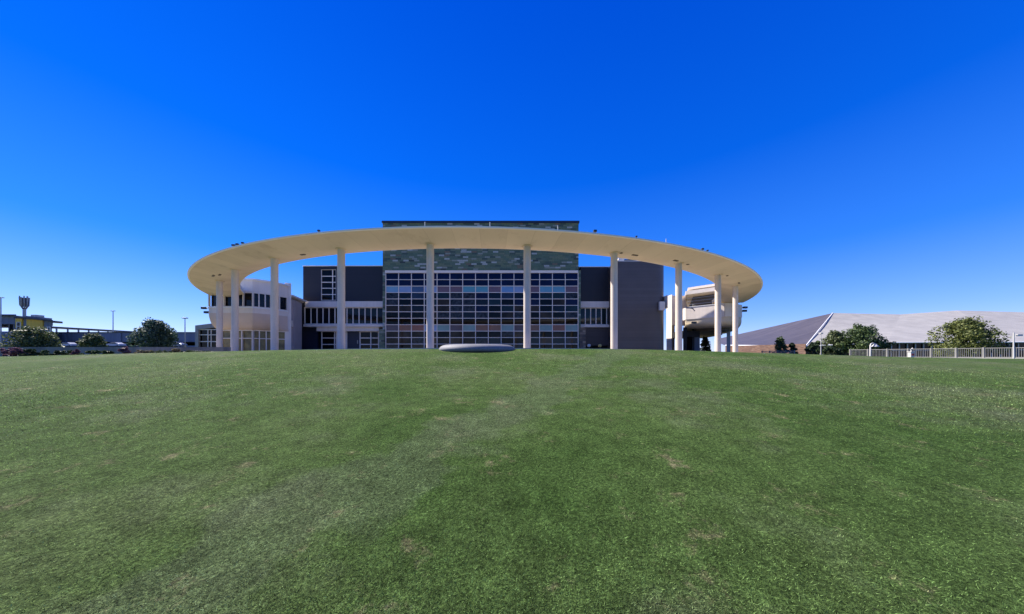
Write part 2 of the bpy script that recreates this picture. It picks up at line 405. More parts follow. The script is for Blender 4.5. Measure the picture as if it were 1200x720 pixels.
t = m.build('terrace', 'terrace'); t['kind'] = 'structure'
m = MB(); na = 240
def ringstrip(m, r0, r1, a0, a1, n, zb, zt):
    for i in range(n):
        q = []
        for a in (a0 + (a1 - a0) * i / n, a0 + (a1 - a0) * (i + 1) / n):
            for r in (r0, r1):
                x = RC.x + r * math.sin(a); y = RC.y - r * math.cos(a); q.append((x, y, tz(x, y)))
        v = [(p[0], p[1], p[2] + zb) for p in q] + [(p[0], p[1], p[2] + zt) for p in q]
        m.add(v, [(4, 6, 7, 5), (1, 5, 7, 3), (0, 2, 6, 4)])
ringstrip(m, TR - .02, TR + .35, -1.0, 1.0, 160, -.1, .12)
k = m.build('kerb', 'walk'); k['kind'] = 'structure'

# short grass: blades thin out with distance but never stop before the crest
rng = np.random.default_rng(7)
N = 640000
r = 1.35 * np.exp(rng.random(N) * math.log(19.0 / 1.35)); a = (rng.random(N) - .5) * 2 * math.radians(68)
bx_, by_ = r * np.sin(a), r * np.cos(a)
ok = (by_ < CREST - .15) & (by_ > .6)
bx_, by_, r = bx_[ok], by_[ok], r[ok]; N = len(bx_)
bz_ = terrain(bx_, by_) - .004
sc = np.clip(r / 9.0, .62, 1.15)
h = (.011 + .015 * rng.random(N)) * sc; w = (.0030 + .0022 * rng.random(N)) * sc ** 1.2
az = rng.random(N) * 2 * PI; le = (rng.random(N) ** .7) * 2.3 * h; la = rng.random(N) * 2 * PI
dx, dy = np.cos(az) * w, np.sin(az) * w
tipx, tipy = bx_ + np.cos(la) * le, by_ + np.sin(la) * le
V = np.empty((N, 3, 3), 'f')
V[:, 0] = np.stack([bx_ - dx, by_ - dy, bz_], 1); V[:, 1] = np.stack([bx_ + dx, by_ + dy, bz_], 1); V[:, 2] = np.stack([tipx, tipy, bz_ + h], 1)
me = bpy.data.meshes.new('grass'); me.vertices.add(3 * N); me.vertices.foreach_set('co', V.ravel())
me.loops.add(3 * N); me.loops.foreach_set('vertex_index', np.arange(3 * N, dtype='i'))
me.polygons.add(N); me.polygons.foreach_set('loop_start', np.arange(0, 3 * N, 3, dtype='i'))
tn = np.repeat(rng.random(N), 3).astype('f')
me.attributes.new('tint', 'FLOAT', 'POINT').data.foreach_set('value', tn)
me.update(calc_edges=True); me.materials.append(MT['blade'])
g = bpy.data.objects.new('grass', me); C.objects.link(g); g['kind'] = 'stuff'
g['label'] = 'short mown green grass covering the sloping lawn'

# ------------------------------------------------------------------ ring canopy with its columns
ring = thing('ring_canopy', 'huge cream ring canopy on tall white columns in front of the hall', 'canopy', (RC.x, RC.y, 0))
A0, A1 = math.radians(-65), math.radians(70); NS = 180
HI, HC, HO = 10.0 + EYE, 9.56 + EYE, 9.87 + EYE
def ringpt(r, a, z): return (RC.x + r * math.sin(a), RC.y - r * math.cos(a), z)
def sweep(sec, mi_fn, name, mat, parent, smooth=True):
    m = MB(); n = len(sec)
    vs = [ringpt(r_, A0 + (A1 - A0) * i / NS, z_) for i in range(NS + 1) for r_, z_ in sec]
    m.add(vs, [(i * n + k, i * n + (k + 1) % n, (i + 1) * n + (k + 1) % n, (i + 1) * n + k) for i in range(NS) for k in range(n)], 0, False)
    m.add(vs[:n], [tuple(range(n))]); m.add(vs[-n:], [tuple(range(n))])
    return m.build(name, mat, parent)
def belly(r_):                      # soffit height: shallow curve, lowest over the columns
    t = (r_ - RI) / (RO - RI); tc = (RCOL - RI) / (RO - RI)
    e = HI + (HO - HI) * t
    return e - (e - HC) * math.exp(-((t - tc) / .30) ** 2) * (1 if True else 0) * min(1, t * 5, (1 - t) * 5)
sr = [RI + (RO - .16 - RI) * i / 14 for i in range(15)]
m = MB(); n = len(sr)
zs = [belly(r_) for r_ in sr]; zs[0] = HI; zs[-1] = HO
vs = [ringpt(r_, A0 + (A1 - A0) * i / NS, z_) for i in range(NS + 1) for r_, z_ in zip(sr, zs)]
m.add(vs, [(i * n + k, i * n + k + 1, (i + 1) * n + k + 1, (i + 1) * n + k) for i in range(NS) for k in range(n - 1)], 0, True)
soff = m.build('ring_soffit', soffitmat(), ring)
sweep([(RO - .16, HO), (RO, HO + .02), (RO + .02, HO + .12), (RO - .25, HO + .13)], None, 'ring_fascia', 'fascia', ring)
sweep([(RI, HI), (RI - .06, HI + .01), (RI - .06, HI + .62), (RI + .3, HI + .62), (RI + .3, HI + .3)], None, 'ring_inner_edge', 'fascia', ring)
m = MB(); vs = [ringpt(r_, A0 + (A1 - A0) * i / NS, z_) for i in range(NS + 1) for r_, z_ in ((RI + .2, HI + .60), (RO - .2, HO + .128))]
m.add(vs, [(i * 2, i * 2 + 1, i * 2 + 3, i * 2 + 2) for i in range(NS)]); m.build('ring_roof', 'ringtop', ring)
COLS = [256, 275.3, 322.3, 400, 504, 617.8, 719.5, 795.8, 841.5, 860]
CA = [.0399 + .1757 * (i - 4.5) for i in range(10)]
CR = .315
for a in CA:
    x, y, _ = ringpt(RCOL, a, 0)
    m = MB(); m.lathe([(CR + .01, -1.2), (CR, .05), (CR, HC - .02)], x, y, 40)
    col = m.build('column', 'column', ring)
    m = MB(); m.lathe([(CR + .01, HC - .022), (CR + .16, HC - .02), (CR + .16, HC + .12)], x, y, 32); m.build('column_cap', 'cream', col)
def ang_of(px, rad):              # ring angle whose point at radius rad is seen at photo column px
    best = min((abs(600 + F * ringpt(rad, t, 0)[0] / ringpt(rad, t, 0)[1] - px), t) for t in np.linspace(A0, A1, 3000)); return best[1]
def flood(px, big=1., rad=None, al=None):
    a = ang_of(px, RO) if al is None else al
    m = MB(); x, y, _ = ringpt(RO - .22, a, 0); z = HO + .13; s_ = .10 * big
    m.box(x - s_, x + s_, y - s_ * .7, y + s_ * .7, z + .14, z + .14 + s_ * 1.3)
    m.tube([(x, y, z - .02), (x, y, z + .16)], .035, 6)
    return m.build('floodlight', 'black', ring, bevel=.02)
for px, b_ in ((234, 1.1), (270, 1.3), (274.5, 1.2), (281, 1.1), (371, 1.0), (699, 1.35), (748, .8), (826, 1.1), (832, .9), (879, .8)): flood(px, b_)
flood(0, 1, al=math.radians(-50)); flood(0, 1, al=math.radians(55))
m = MB()
for i in range(2):
    pass
for px in (497, 574, 654, 782):     # slim lightning rods on the fascia
    a = ang_of(px, RO); x, y, _ = ringpt(RO - .12, a, 0)
    m = MB(); m.tube([(x, y, HO + .15), (x, y, HO + .5)], .03, 6); m.build('lightning_rod', 'polewhite', ring)
MT['bronze'] = surf('bronze_fitting', (.10, .08, .055), .5, .1)
def soffit_light(px, py, l=.9, w=.2):
    # find ring angle and radius of the soffit point
    Yg = 9.78 * F / (HY - py); x = wx(px, Yg); v = Vector((x, Yg)) - RC; a = math.atan2(v.x, -v.y); r_ = min(RO - .6, max(RI + .5, v.length))
    m = MB(); cx, cy, _ = ringpt(r_, a, 0); z = belly(r_)
    t_ = Vector((math.cos(a), math.sin(a))); n_ = Vector((math.sin(a), -math.cos(a)))
    p = [Vector((cx, cy)) + t_ * (s1 * l * .8 / 2) + n_ * (s2 * w / 2) for s1, s2 in ((-1, -1), (1, -1), (1, 1), (-1, 1))]
    m.prism([(q.x, q.y) for q in p], z - .05, z + .06); m.build('soffit_light', 'bronze', ring)
for px, py, l in ((355, 295.7, .7), (257.5, 320.3, 1.0), (250, 322, 1.3), (744, 296.5, .8), (792, 303.4, .8), (866, 330.3, .9), (728, 294, .25), (616.5, 285.6, .2), (806, 307.6, .3), (852, 321.5, .35)): soffit_light(px, py, l)

# ------------------------------------------------------------------ main hall
YT, YW = 60.0, 62.0
hall = thing('performing_arts_hall', 'large hall with slate clad tower, tall gridded glass front and dark side blocks', 'building', (wx(563, YT), YT, 0))
m = MB()
m.box(wx(448.5, YT), wx(678, YT), YT + .5, YT + 32, -.8, wz(259.5, YT) - .35)
m.box(wx(448.5, YT), wx(451.2, YT), YT, YT + .5, -.8, wz(259.5, YT) - .35)
m.box(wx(677.3, YT), wx(680.5, YT), YT, YT + .5, -.8, wz(317, YT)); 
m.box(wx(451.2, YT), wx(678, YT), YT, YT + .5, wz(317.2, YT), wz(259.5, YT) - .35)
m.build('stone_tower', 'stone', hall)
m = MB(); m.box(wx(448.5, YT) - .15, wx(678, YT) + .15, YT - .15, YT + 32.2, wz(259.5, YT) - .348, wz(259.5, YT) + .05); m.build('tower_coping', 'navy', hall)
m = MB(); m.pbox(679.5, 384.3, 686.3, 415, YT - .2, 3); m.build('stone_pier', 'fieldstone', hall)
m = MB(); m.pbox(444.2, 386, 450.6, 415, YT - .2, 3); m.build('stone_pier', 'stone', hall)
# curtain wall: 15 bays by 12 rows
X0, X1, Yh, Yb = 451.6, 677.2, 320.0, 412.0
cx = [452 + 15.03 * i for i in range(16)]; cy = [320.3 + 7.55 * i for i in range(13)]
m = MB(); hw = .38
for x in cx: m.pbox(x - hw, 320, x + hw, 413, YT - .02, .3)
for y in cy[1:]:
    for a_, b_ in zip(cx[:-1], cx[1:]): m.pbox(a_ + hw, y - .33, b_ - hw, y + .33, YT + .01, .25)
m.pbox(451.2, 317.1, 677.6, 320.0, YT - .12, .5)
cw = m.build('curtain_wall', 'frame', hall)
tints = ['skyglass', 'glass', 'blackglass', 'slateglass', 'tealdark', 'greyglass', 'brownglass', 'tanglass']
T = {n: i for i, n in enumerate(tints)}
row2 = ['ltblue', 'lavblue', 'slateblue', 'lavblue', 'mauve', 'mauve', 'teal', 'teal', 'mauve', 'skyblue', 'lavblue', 'mauve', 'cyan', 'cyan', 'mauve']
row8 = ['plum', 'brown', 'rust', 'lavblue', 'greyteal', 'plum', 'greyteal', 'brown', 'brown', 'greyteal', 'plum', 'brown', 'greyteal', 'rust', 'greyteal']
rg = random.Random(3); bays = [MB(), MB(), MB()]
for j in range(12):
    for i in range(15):
        a = (cx[i] + hw * .4, cy[j] + .2, cx[i + 1] - hw * .4, cy[j + 1] - .2)
        if j in (2, 8):
            p = MB(); p.pbox(*a, YT + .10, .05); p.build('coloured_panel', (row2 if j == 2 else row8)[i], cw); continue
        if j < 2: k = 'skyglass'
        elif j == 3: k = ['greyglass', 'glass', 'slateglass', 'glass', 'tealdark', 'greyglass', 'greyglass', 'skyglass', 'glass', 'slateglass', 'glass', 'skyglass', 'tealdark', 'tealdark', 'greyglass'][i]
        elif j in (4, 5): k = rg.choice(['brownglass', 'glass', 'tealdark', 'greyglass', 'blackglass', 'skyglass']) if i not in (5, 6) else 'greyglass'
        elif j in (6, 7): k = rg.choice(['glass', 'blackglass', 'blackglass', 'brownglass', 'greyglass'])
        else: k = rg.choice(['blackglass', 'brownglass', 'brownglass', 'tealdark', 'tanglass', 'greyglass', 'blackglass'])
        m = bays[0 if i < 4 else 1 if i < 11 else 2]; m.pbox(*a, YT + .10 + rg.uniform(-.004, .004), .05, T[k])
for m in bays: m.build('glazing', tints, cw)
m = MB(); m.pbox(452, 321, 677, 413, YT + .30, .18); m.build('backing_wall', 'darkgap', hall)

# left wing
m = MB()
m.pbox(355.2, 312, 376, 353.2, YW, 20); m.pbox(376, 312, 394, 316.0, YW + .002, 20); m.pbox(394, 312, 448.4, 353.2, YW, 20); m.pbox(376, 352.3, 394, 353.2, YW + .002, 20); m.pbox(376, 316, 394, 352.3, YW + .4, 20)
m.build('dark_upper_wall', 'charcoal', hall)
m = MB(); m.pbox(354.6, 311.3, 448.4, 312.1, YW - .15, 20.5); m.build('wing_coping', 'trim', hall)
m = MB(); m.pbox(357.5, 353.2, 450, 360.2, YW - .3, 3); m.build('white_band', 'white', hall)
m = MB(); m.pbox(350, 353.3, 449.5, 383, YW + .6, 12); m.build('wing_back_wall', 'darkgap', hall)
window(hall, 376, 315.6, 394.5, 352.6, YW + .2, [389.7], [323.9, 331.0, 338.0, 345.3], .9, 'blackglass')
window(hall, 356.5, 360.2, 449.4, 380.4, YW + .2, [357.2 + 7.05 * i for i in range(1, 13)], [], 1.0, 'glass', 'window')
m = MB(); m.pbox(355.5, 380.4, 449.5, 383.0, YW - .5, 2); m.build('sill_band', 'white', hall)
m = MB(); m.pbox(371, 383.0, 444, 388.2, YW, 1.5); m.build('entrance_beam', 'white', hall)
m = MB(); m.pbox(354, 383.0, 450, 415, YW + 2.2, 2); m.build('ground_floor_wall', 'darkgap', hall)
m = MB(); m.pbox(348, 383.1, 372, 415, YW + 1.2, .5); m.build('entrance_wall', 'navy', hall)
window(hall, 376.5, 388.2, 394.5, 413, YW + 1.0, [392], [396.3, 403.8], .9, 'blackglass')
m = MB(); m.pbox(407, 388.4, 421, 415, YW + 1.0, .3)
d = m.build('door', 'navy', hall)
m = MB(); m.pbox(418.6, 399, 419.4, 403, YW + .9, .1); m.build('handle', 'metal', d)
window(hall, 421.3, 388.2, 444.1, 413, YW + 1.0, [434.5], [396.3, 403.8], 1.1, 'blackglass')
m = MB(); m.pbox(394.5, 388.2, 407, 413, YW + 1.0, .4); m.build('entrance_pier', 'white', hall)
# right wing
m = MB(); m.pbox(680.6, 313, 724, 353.4, YW, 20); m.build('dark_upper_wall', 'charcoal', hall)
m = MB(); m.pbox(678.6, 312.4, 724, 313.1, YW - .15, 20.5); m.build('wing_coping', 'trim', hall)
m = MB(); m.pbox(679, 353.4, 724, 360.6, YW - .3, 3); m.build('white_band', 'white', hall)
window(hall, 679.2, 360.6, 723, 381.2, YW + .2, [685.9, 692.2, 698.5, 704.8, 711.0, 717.3], [], 1.0, 'tealdark')
m = MB(); m.pbox(679, 360.6, 724, 381, YW + .6, 12); m.build('wing_back_wall', 'darkgap', hall)
m = MB(); m.pbox(679.2, 381.2, 724, 383.6, YW - .5, 2); m.build('sill_band', 'white', hall)
m = MB(); m.pbox(686.3, 383.6, 724, 405, YW, 1); m.build('louvre_wall', 'louvre', hall)
m = MB(); m.pbox(686.3, 405, 724, 416, YW + .8, 1); m.build('dark_plinth', 'darkgap', hall)
# big dark rehearsal block with a rounded right-hand corner
YD = 57.5
xl, xr = wx(722, YD), wx(783.0, YD); zt_ = wz(306.4, YD); rad = 2.2
plan = [(xl, YD + 9), (xl, YD)] + [(xr - rad + rad * math.sin(t), YD + rad - rad * math.cos(t)) for t in np.linspace(0, PI / 2, 9)] + [(xl + 1.5, YD + 9)]
m = MB(); m.prism(plan, -.9, zt_, 0, False); m.build('dark_block', 'darkpanel', hall)
m = MB(); m.prism([(x, y) for x, y in plan], zt_ + .002, zt_ + .12); m.build('block_coping', 'trim', hall)
m = MB(); m.pbox(725, 302.6, 731.5, 306.3, YD + 1, 2); m.build('roof_unit', 'white', hall)
m = MB(); m.pbox(732, 304.2, 746, 306.3, YD + 1, 2); m.build('roof_unit', 'darkgap', hall)

# ------------------------------------------------------------------ left pavilion
pav = thing('curved_pavilion', 'white two storey pavilion with ribbon windows and bowl underside, under left end of ring', 'building', (wx(290, 50), 52, 0))
def P2(px, Y): return (wx(px, Y), Y)
line = [P2(244.5, 49.7), P2(262, 49.4), P2(296, 49.7), P2(318, 51.4), P2(337, 54.0)]
ztop, zw1, zw0, zs0 = 12.1, 9.95, 7.35, 6.55
back = [P2(337, 66), P2(262, 68)]
plan = line + back
m = MB(); m.prism(plan, zw1, ztop - .25); m.build('roof_band', 'white', pav)
def grow(pl, d):
    c = Vector((sum(p[0] for p in pl) / len(pl), sum(p[1] for p in pl) / len(pl)))
    return [tuple(c + (Vector(p) - c) * (1 + d / (Vector(p) - c).length)) for p in pl]
m = MB(); m.prism(grow(plan, .2), ztop - .248, ztop); m.build('roof_coping', 'trim', pav)
m = MB(); m.prism(plan, zs0, zw0); m.build('spandrel', 'white', pav)
m = MB(); m.prism(grow(plan, .12), zw0 + .002, zw0 + .14); m.build('window_sill', 'trim', pav)
m = MB(); m.prism(grow(plan, -.35), zw0, zw1); m.build('glass_band', 'glass', pav)
m = MB()
def mull(m, A, B, z0, z1, n, w=.16, d=.25):
    A = Vector(A); B = Vector(B); dr = (B - A).normalized()
    for i in range(n):
        p = A + (B - A) * (i / max(1, n - 1)); m.wallseg(p - dr * w / 2, p + dr * w / 2, z0, z1, d, 0, .02)
for i_, n_ in enumerate((2, 4, 4, 3)):
    m = MB(); mull(m, line[i_], line[i_ + 1], zw0 + .3, zw1 - .16, n_)
    m.wallseg(line[i_], line[i_ + 1], zw1 - .159, zw1 - .003, .2, off=-.03); m.wallseg(line[i_], line[i_ + 1], zw0 + .142, zw0 + .299, .2, off=-.03)
    m.build('window_frame', 'frame', pav)
# bowl-shaped underside: the outline draws in as it falls
m = MB(); lev = []
cen = Vector((sum(p[0] for p in plan) / len(plan), sum(p[1] for p in plan) / len(plan)))
NB = 8
for k in range(NB + 1):
    t = k / NB; s_ = 1 - .22 * (1 - math.cos(t * PI / 2)) - .02 * t; z = zs0 - 2.6 * math.sin(t * PI / 2) * 1.0
    lev.append([(cen.x + (p[0] - cen.x) * s_ if i not in (4, 5) else p[0] - .02 * t, cen.y + (p[1] - cen.y) * s_, z) for i, p in enumerate(plan)])
n = len(plan); vs = [p for l in lev for p in l]
m.add(vs, [(k * n + i, k * n + (i + 1) % n, (k + 1) * n + (i + 1) % n, (k + 1) * n + i) for k in range(NB) for i in range(n)], 0, False)
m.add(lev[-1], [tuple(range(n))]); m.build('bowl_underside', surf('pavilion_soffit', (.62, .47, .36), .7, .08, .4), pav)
# ground floor
gl = [(p[0], p[1]) for p in lev[-1]]; zg = lev[-1][0][2]
m = MB(); m.prism([tuple(Vector(p)) for p in grow(gl, -.3)], -1.0, zg); m.build('ground_floor_glass', 'olive', pav)
m = MB(); G = [Vector(p) for p in gl[:5]]
for A, B, n in zip(G[:-1], G[1:], (2, 3, 3, 2)):
    mull(m, A, B, -1.0, zg, n, .13, .35)
    m.wallseg(A, B, 2.5, 2.62, .3); m.wallseg(A, B, zg - .14, zg + .01, .3); m.wallseg(A, B, -1, .35, .28)
m.build('ground_floor_frame', 'frame', pav)
# solid end piers, and link wall running back to the hall
m = MB(); m.prism([P2(333.7, 54.0), P2(341.3, 54.6), P2(341.3, 58), P2(333.7, 58)], -1, wz(331.8, 54.3)); m.build('end_pier', 'white', pav)
m = MB(); m.wallseg(P2(341.3, 55.4), P2(356, 61.6), wz(348, 55.4), 10.35, 6, out=(1, -1))
m.build('link_wall', 'white', pav)
m = MB(); m.wallseg(P2(341.3, 55.3), P2(358.3, 61.4), 10.352, 10.62, 6, off=.25, out=(1, -1)); m.build('link_roof', 'trim', pav)
m = MB(); m.wallseg(P2(341.3, 55.4), P2(344.2, 56.6), -1, 9.2, 3, off=-.5, out=(1, -1)); m.wallseg(P2(353, 60), P2(357, 61.8), -1, 9.9, 3, off=-.5, out=(1, -1)); m.build('slot_glass', 'blackglass', pav)
m = MB(); m.wallseg(P2(344.2, 56.6), P2(353.6, 60.5), -1, 9.999, 3, off=0.02, out=(1, -1)); m.build('link_pier', surf('pinkish_render', (.42, .35, .33), .75, .08, .6), pav)
m = MB(); m.wallseg(P2(341.3, 55.4), P2(344.2, 56.6), 5.0, 6.1, .6, off=-.1, out=(1, -1)); m.build('slot_spandrel', 'white', pav)
def wall_lamp(parent, px, py, Y, sx):
    m = MB(); x, z = wx(px, Y), wz(py, Y)
    m.box(x - .35, x + .35, Y - .2, Y + .2, z - .2, z + .15); m.tube([(x + sx * .3, Y, z), (x + sx * 1.4, Y, z - .1)], .06, 6)
    return m.build('floodlight', 'black', parent, bevel=.03)
wall_lamp(pav, 239, 361, 50.2, 1); wall_lamp(pav, 242.3, 366, 50.2, 1)

# low annex left of the pavilion
ann = thing('low_annex', 'low grey annex with gridded dark windows, left of the white pavilion', 'building', (wx(245, 58), 58, 0))
YA = 58.0
pts = [(wx(229.2, YA), -1), (wx(264, YA), -1), (wx(264, YA), wz(377.5, YA)), (wx(229.5, YA), wz(381.7, YA))]
m = MB(); m.ext(pts, YA + .5, YA + 10); m.build('wall', 'darkgap', ann)
m = MB(); m.ext([(wx(228.6, YA), wz(381.6, YA)), (wx(264, YA), wz(377.2, YA)), (wx(264, YA), wz(382.5, YA)), (wx(228.6, YA), wz(386.6, YA))][::-1], YA, YA + 10.3)
m.pbox(228.6, 386.4, 232.5, 418, YA + .003, 4); m.build('roof_frame', 'concrete', ann)
window(ann, 232.6, 386.0, 264, 418, YA + .35, [243.5, 247.3], [392.6, 400.5], .9, 'blackglass')

# ------------------------------------------------------------------ right pavilion (open balcony)
bal = thing('balcony_pavilion', 'white pavilion with open upper balcony and tan underside at right end of ring', 'building', (wx(830, 60), 62, 0))
E_, F_, G_, H_ = P2(803.5, 59.6), P2(849, 55.0), P2(857, 54.8), P2(869, 56.3)
slab = [E_, F_, G_, H_, P2(866, 63), P2(853, 75), P2(822, 90), P2(800, 90)]
zb0, zb1, zr0, zr1 = 6.35, 8.95, 11.45, 12.15
m = MB(); m.prism(slab, zb0 - .35, zb0 + .3); m.build('floor_slab', 'cream', bal)
m = MB()
for A, B in ((E_, F_), (F_, G_)): m.wallseg(A, B, zb0 + .3, zb1, .35, off=.12, out=(-1, -.6))
m.wallseg(G_, H_, zb0 + .3, zb1, .35, off=.1, out=(.5, -1)); m.wallseg(H_, P2(866, 63), zb0 + .3, zb1, .35, off=.0, out=(1, 0))
m.wallseg(E_, P2(800, 61), zb0 + .3, zb1, .35, off=.0, out=(-1, -.2))
m.build('balcony_parapet', 'white', bal)
m = MB()
for A, B in ((E_, F_), (F_, G_)): m.wallseg(A, B, zb1 + .002, zb1 + .1, .55, off=.2, out=(-1, -.6))
m.build('parapet_coping', 'trim', bal)
core = grow(slab, -3.2)
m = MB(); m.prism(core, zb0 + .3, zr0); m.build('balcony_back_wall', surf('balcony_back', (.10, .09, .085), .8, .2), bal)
m = MB()
cE, cF, cG = [Vector(c) for c in core[:3]]
for z in (9.6, 10.2, 10.75):
    m.wallseg(E_, F_, z, z + .07, .07, off=-.9, out=(-1, -.6)); m.wallseg(F_, G_, z, z + .07, .07, off=-.9, out=(-1, -.6))
m.build('balcony_rail', 'metal', bal)
rs = grow(slab, .1)
rs[2] = P2(843, 56.0); rs[3] = P2(846, 60)
m = MB(); m.prism(rs, zr0, zr1); m.build('roof_slab', 'white', bal)
m = MB(); m.prism(grow(rs, -2.2), zr1 + .002, zr1 + .42); m.build('roof_shadow_gap', 'darkgap', bal)  # near-black filler paints the shadow line between the two slabs
m = MB(); m.prism(grow(rs, -1.2), zr1 + .422, zr1 + .85); m.build('upper_roof_slab', 'white', bal)
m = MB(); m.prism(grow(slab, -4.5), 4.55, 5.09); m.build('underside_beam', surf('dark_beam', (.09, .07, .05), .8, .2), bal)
# bowl underside on the outer end
m = MB(); lev = []; cen = Vector((wx(845, 66), 66)); sp = slab
for k in range(7):
    t = k / 6; s_ = 1 - .10 * (1 - math.cos(t * PI / 2)); z = zb0 - .35 - .9 * math.sin(t * PI / 2)
    lev.append([(cen.x + (p[0] - cen.x) * s_, cen.y + (p[1] - cen.y) * s_, z) for p in sp])
n = len(sp); vs = [p for l in lev for p in l]
m.add(vs, [(k * n + i, k * n + (i + 1) % n, (k + 1) * n + (i + 1) % n, (k + 1) * n + i) for k in range(6) for i in range(n)], 0, True)
m.add(lev[-1], [tuple(range(n))]); m.build('bowl_underside', 'cream', bal)
m = MB(); m.prism([P2(781.0, 67.6), P2(787.3, 65.4), P2(790.6, 67), P2(788.5, 70), P2(782.5, 70)], -1, wz(346, 66)); m.build('corner_pier', 'white', bal)
m = MB(); m.pbox(773.2, 353.5, 779.5, 363.8, 56.9, .5); m.prism([P2(777.6, 58.6), P2(782, 57.0), P2(782.6, 57.8), P2(779.0, 59.2)], wz(361, 57.5), wz(346.5, 57.5)); m.build('sign_box', 'white', bal, bevel=.04)
m = MB(); m.prism([P2(800.5, 60), P2(805.2, 60), P2(805.2, 76), P2(800.5, 76)], -1, 5.2); m.prism([P2(811.2, 62), P2(813.6, 62), P2(813.6, 70), P2(811.2, 70)], -1, 5.0)
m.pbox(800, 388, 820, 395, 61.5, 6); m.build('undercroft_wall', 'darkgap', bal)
m = MB(); m.pbox(813.8, 393, 820.2, 418, 62.4, 3); m.build('undercroft_panel', surf('blue_grey_panel', (.06, .075, .11), .6, .1), bal)
m = MB(); m.prism([P2(851.5, 66), P2(856, 66), P2(856, 68), P2(851.5, 68)], -1, 6); m.build('rear_pier', 'concrete', bal)
m = MB(); m.prism([P2(787.3, 64), P2(804.5, 64), P2(804.5, 65.5), P2(787.3, 65.5)], zb0 - .3, zr1); m.build('return_wall', 'white', bal)
wall_lamp(bal, 873.2, 360.4, 56.5, -1); wall_lamp(bal, 872.5, 364.3, 56.5, -1)
m = MB(); x, z = wx(806.5, 57.5), wz(362, 57.5); m.tube([(x - .5, 57.5, z + .3), (x + .7, 57.2, z), (x + .9, 57.0, z - .5)], .12, 8); m.build('wall_light', 'metal', bal)
m = MB(); m.pbox(812, 377, 816.5, 379.2, 56.6, .5); m.build('soffit_light', 'black', bal)

# ------------------------------------------------------------------ low round stone seat at the crest of the lawn
YP = 16.5
m = MB(); px_, py_ = wx(559.5, YP), YP; hr = 88 / 2 / F * YP
z0 = wz(411.4, YP - hr)
z0 = tz(px_, YP - hr) - .02; zt_ = wz(403.8, YP - hr * .8)
pr = [(hr * .80, z0 - .4), (hr * .86, z0 + .02)] + [(hr * (.86 + .14 * math.sin(t)), z0 + .02 + (zt_ - z0) * (.5 - .5 * math.cos(t)) * .8) for t in np.linspace(.2, PI * .5, 5)] + [(hr * (.80 + .20 * math.cos(t)), z0 + .02 + (zt_ - z0) * (.4 + .6 * math.sin(t))) for t in np.linspace(.1, PI / 2, 7)]
m.lathe(pr, px_, py_, 72); so = m.build('stone_plinth', 'granite'); tag(so, 'low round grey stone plinth like a disc, at the crest of the lawn', 'plinth')

# ------------------------------------------------------------------ plants
def leafcloud(centres, n, size, seed, zmin=None, flat=.0):
    r_ = np.random.default_rng(seed); cs = np.array([c[:3] for c in centres]); rad = np.array([c[3] for c in centres])
    p_ = rad ** 2; p_ = p_ / p_.sum(); idx = r_.choice(len(cs), n, p=p_)
    d = r_.normal(size=(n, 3)); d /= np.linalg.norm(d, axis=1)[:, None]
    rr_ = rad[idx] * (.55 + .5 * r_.random(n) ** .6)
    pos = cs[idx] + d * rr_[:, None] * np.array([1, 1, .85])
    nrm = d * .7 + r_.normal(size=(n, 3)) * .6 + np.array([0, 0, .25]); nrm /= np.linalg.norm(nrm, axis=1)[:, None]
    t1 = np.cross(nrm, r_.normal(size=(n, 3))); t1 /= np.linalg.norm(t1, axis=1)[:, None]; t2 = np.cross(nrm, t1)
    s_ = size * (.5 + r_.random(n)); a_ = t1 * s_[:, None]; b_ = t2 * (s_ * .55)[:, None]
    if zmin is not None: pos[:, 2] = np.maximum(pos[:, 2], zmin + .1 * r_.random(n))
    V = np.stack([pos - a_, pos + b_, pos + a_, pos - b_], 1)
    tint = np.repeat(np.clip(.45 + .28 * r_.normal(size=n) + .15 * (r_.random(len(cs))[idx] - .5), 0, 1), 4)
    return V.reshape(-1, 3), tint
def cloudmesh(name, V, tint, mat, parent, org):
    n = len(V) // 4; me = bpy.data.meshes.new(name); me.vertices.add(4 * n); me.vertices.foreach_set('co', (V - np.array(org)).astype('f').ravel())
    me.loops.add(4 * n); me.loops.foreach_set('vertex_index', np.arange(4 * n, dtype='i'))
    me.polygons.add(n); me.polygons.foreach_set('loop_start', np.arange(0, 4 * n, 4, dtype='i'))
    me.attributes.new('tint', 'FLOAT', 'POINT').data.foreach_set('value', tint.astype('f'))
    me.update(calc_edges=True); me.materials.append(MT[mat]); o = bpy.data.objects.new(name, me); C.objects.link(o)
    if parent: o.parent = parent
    return o
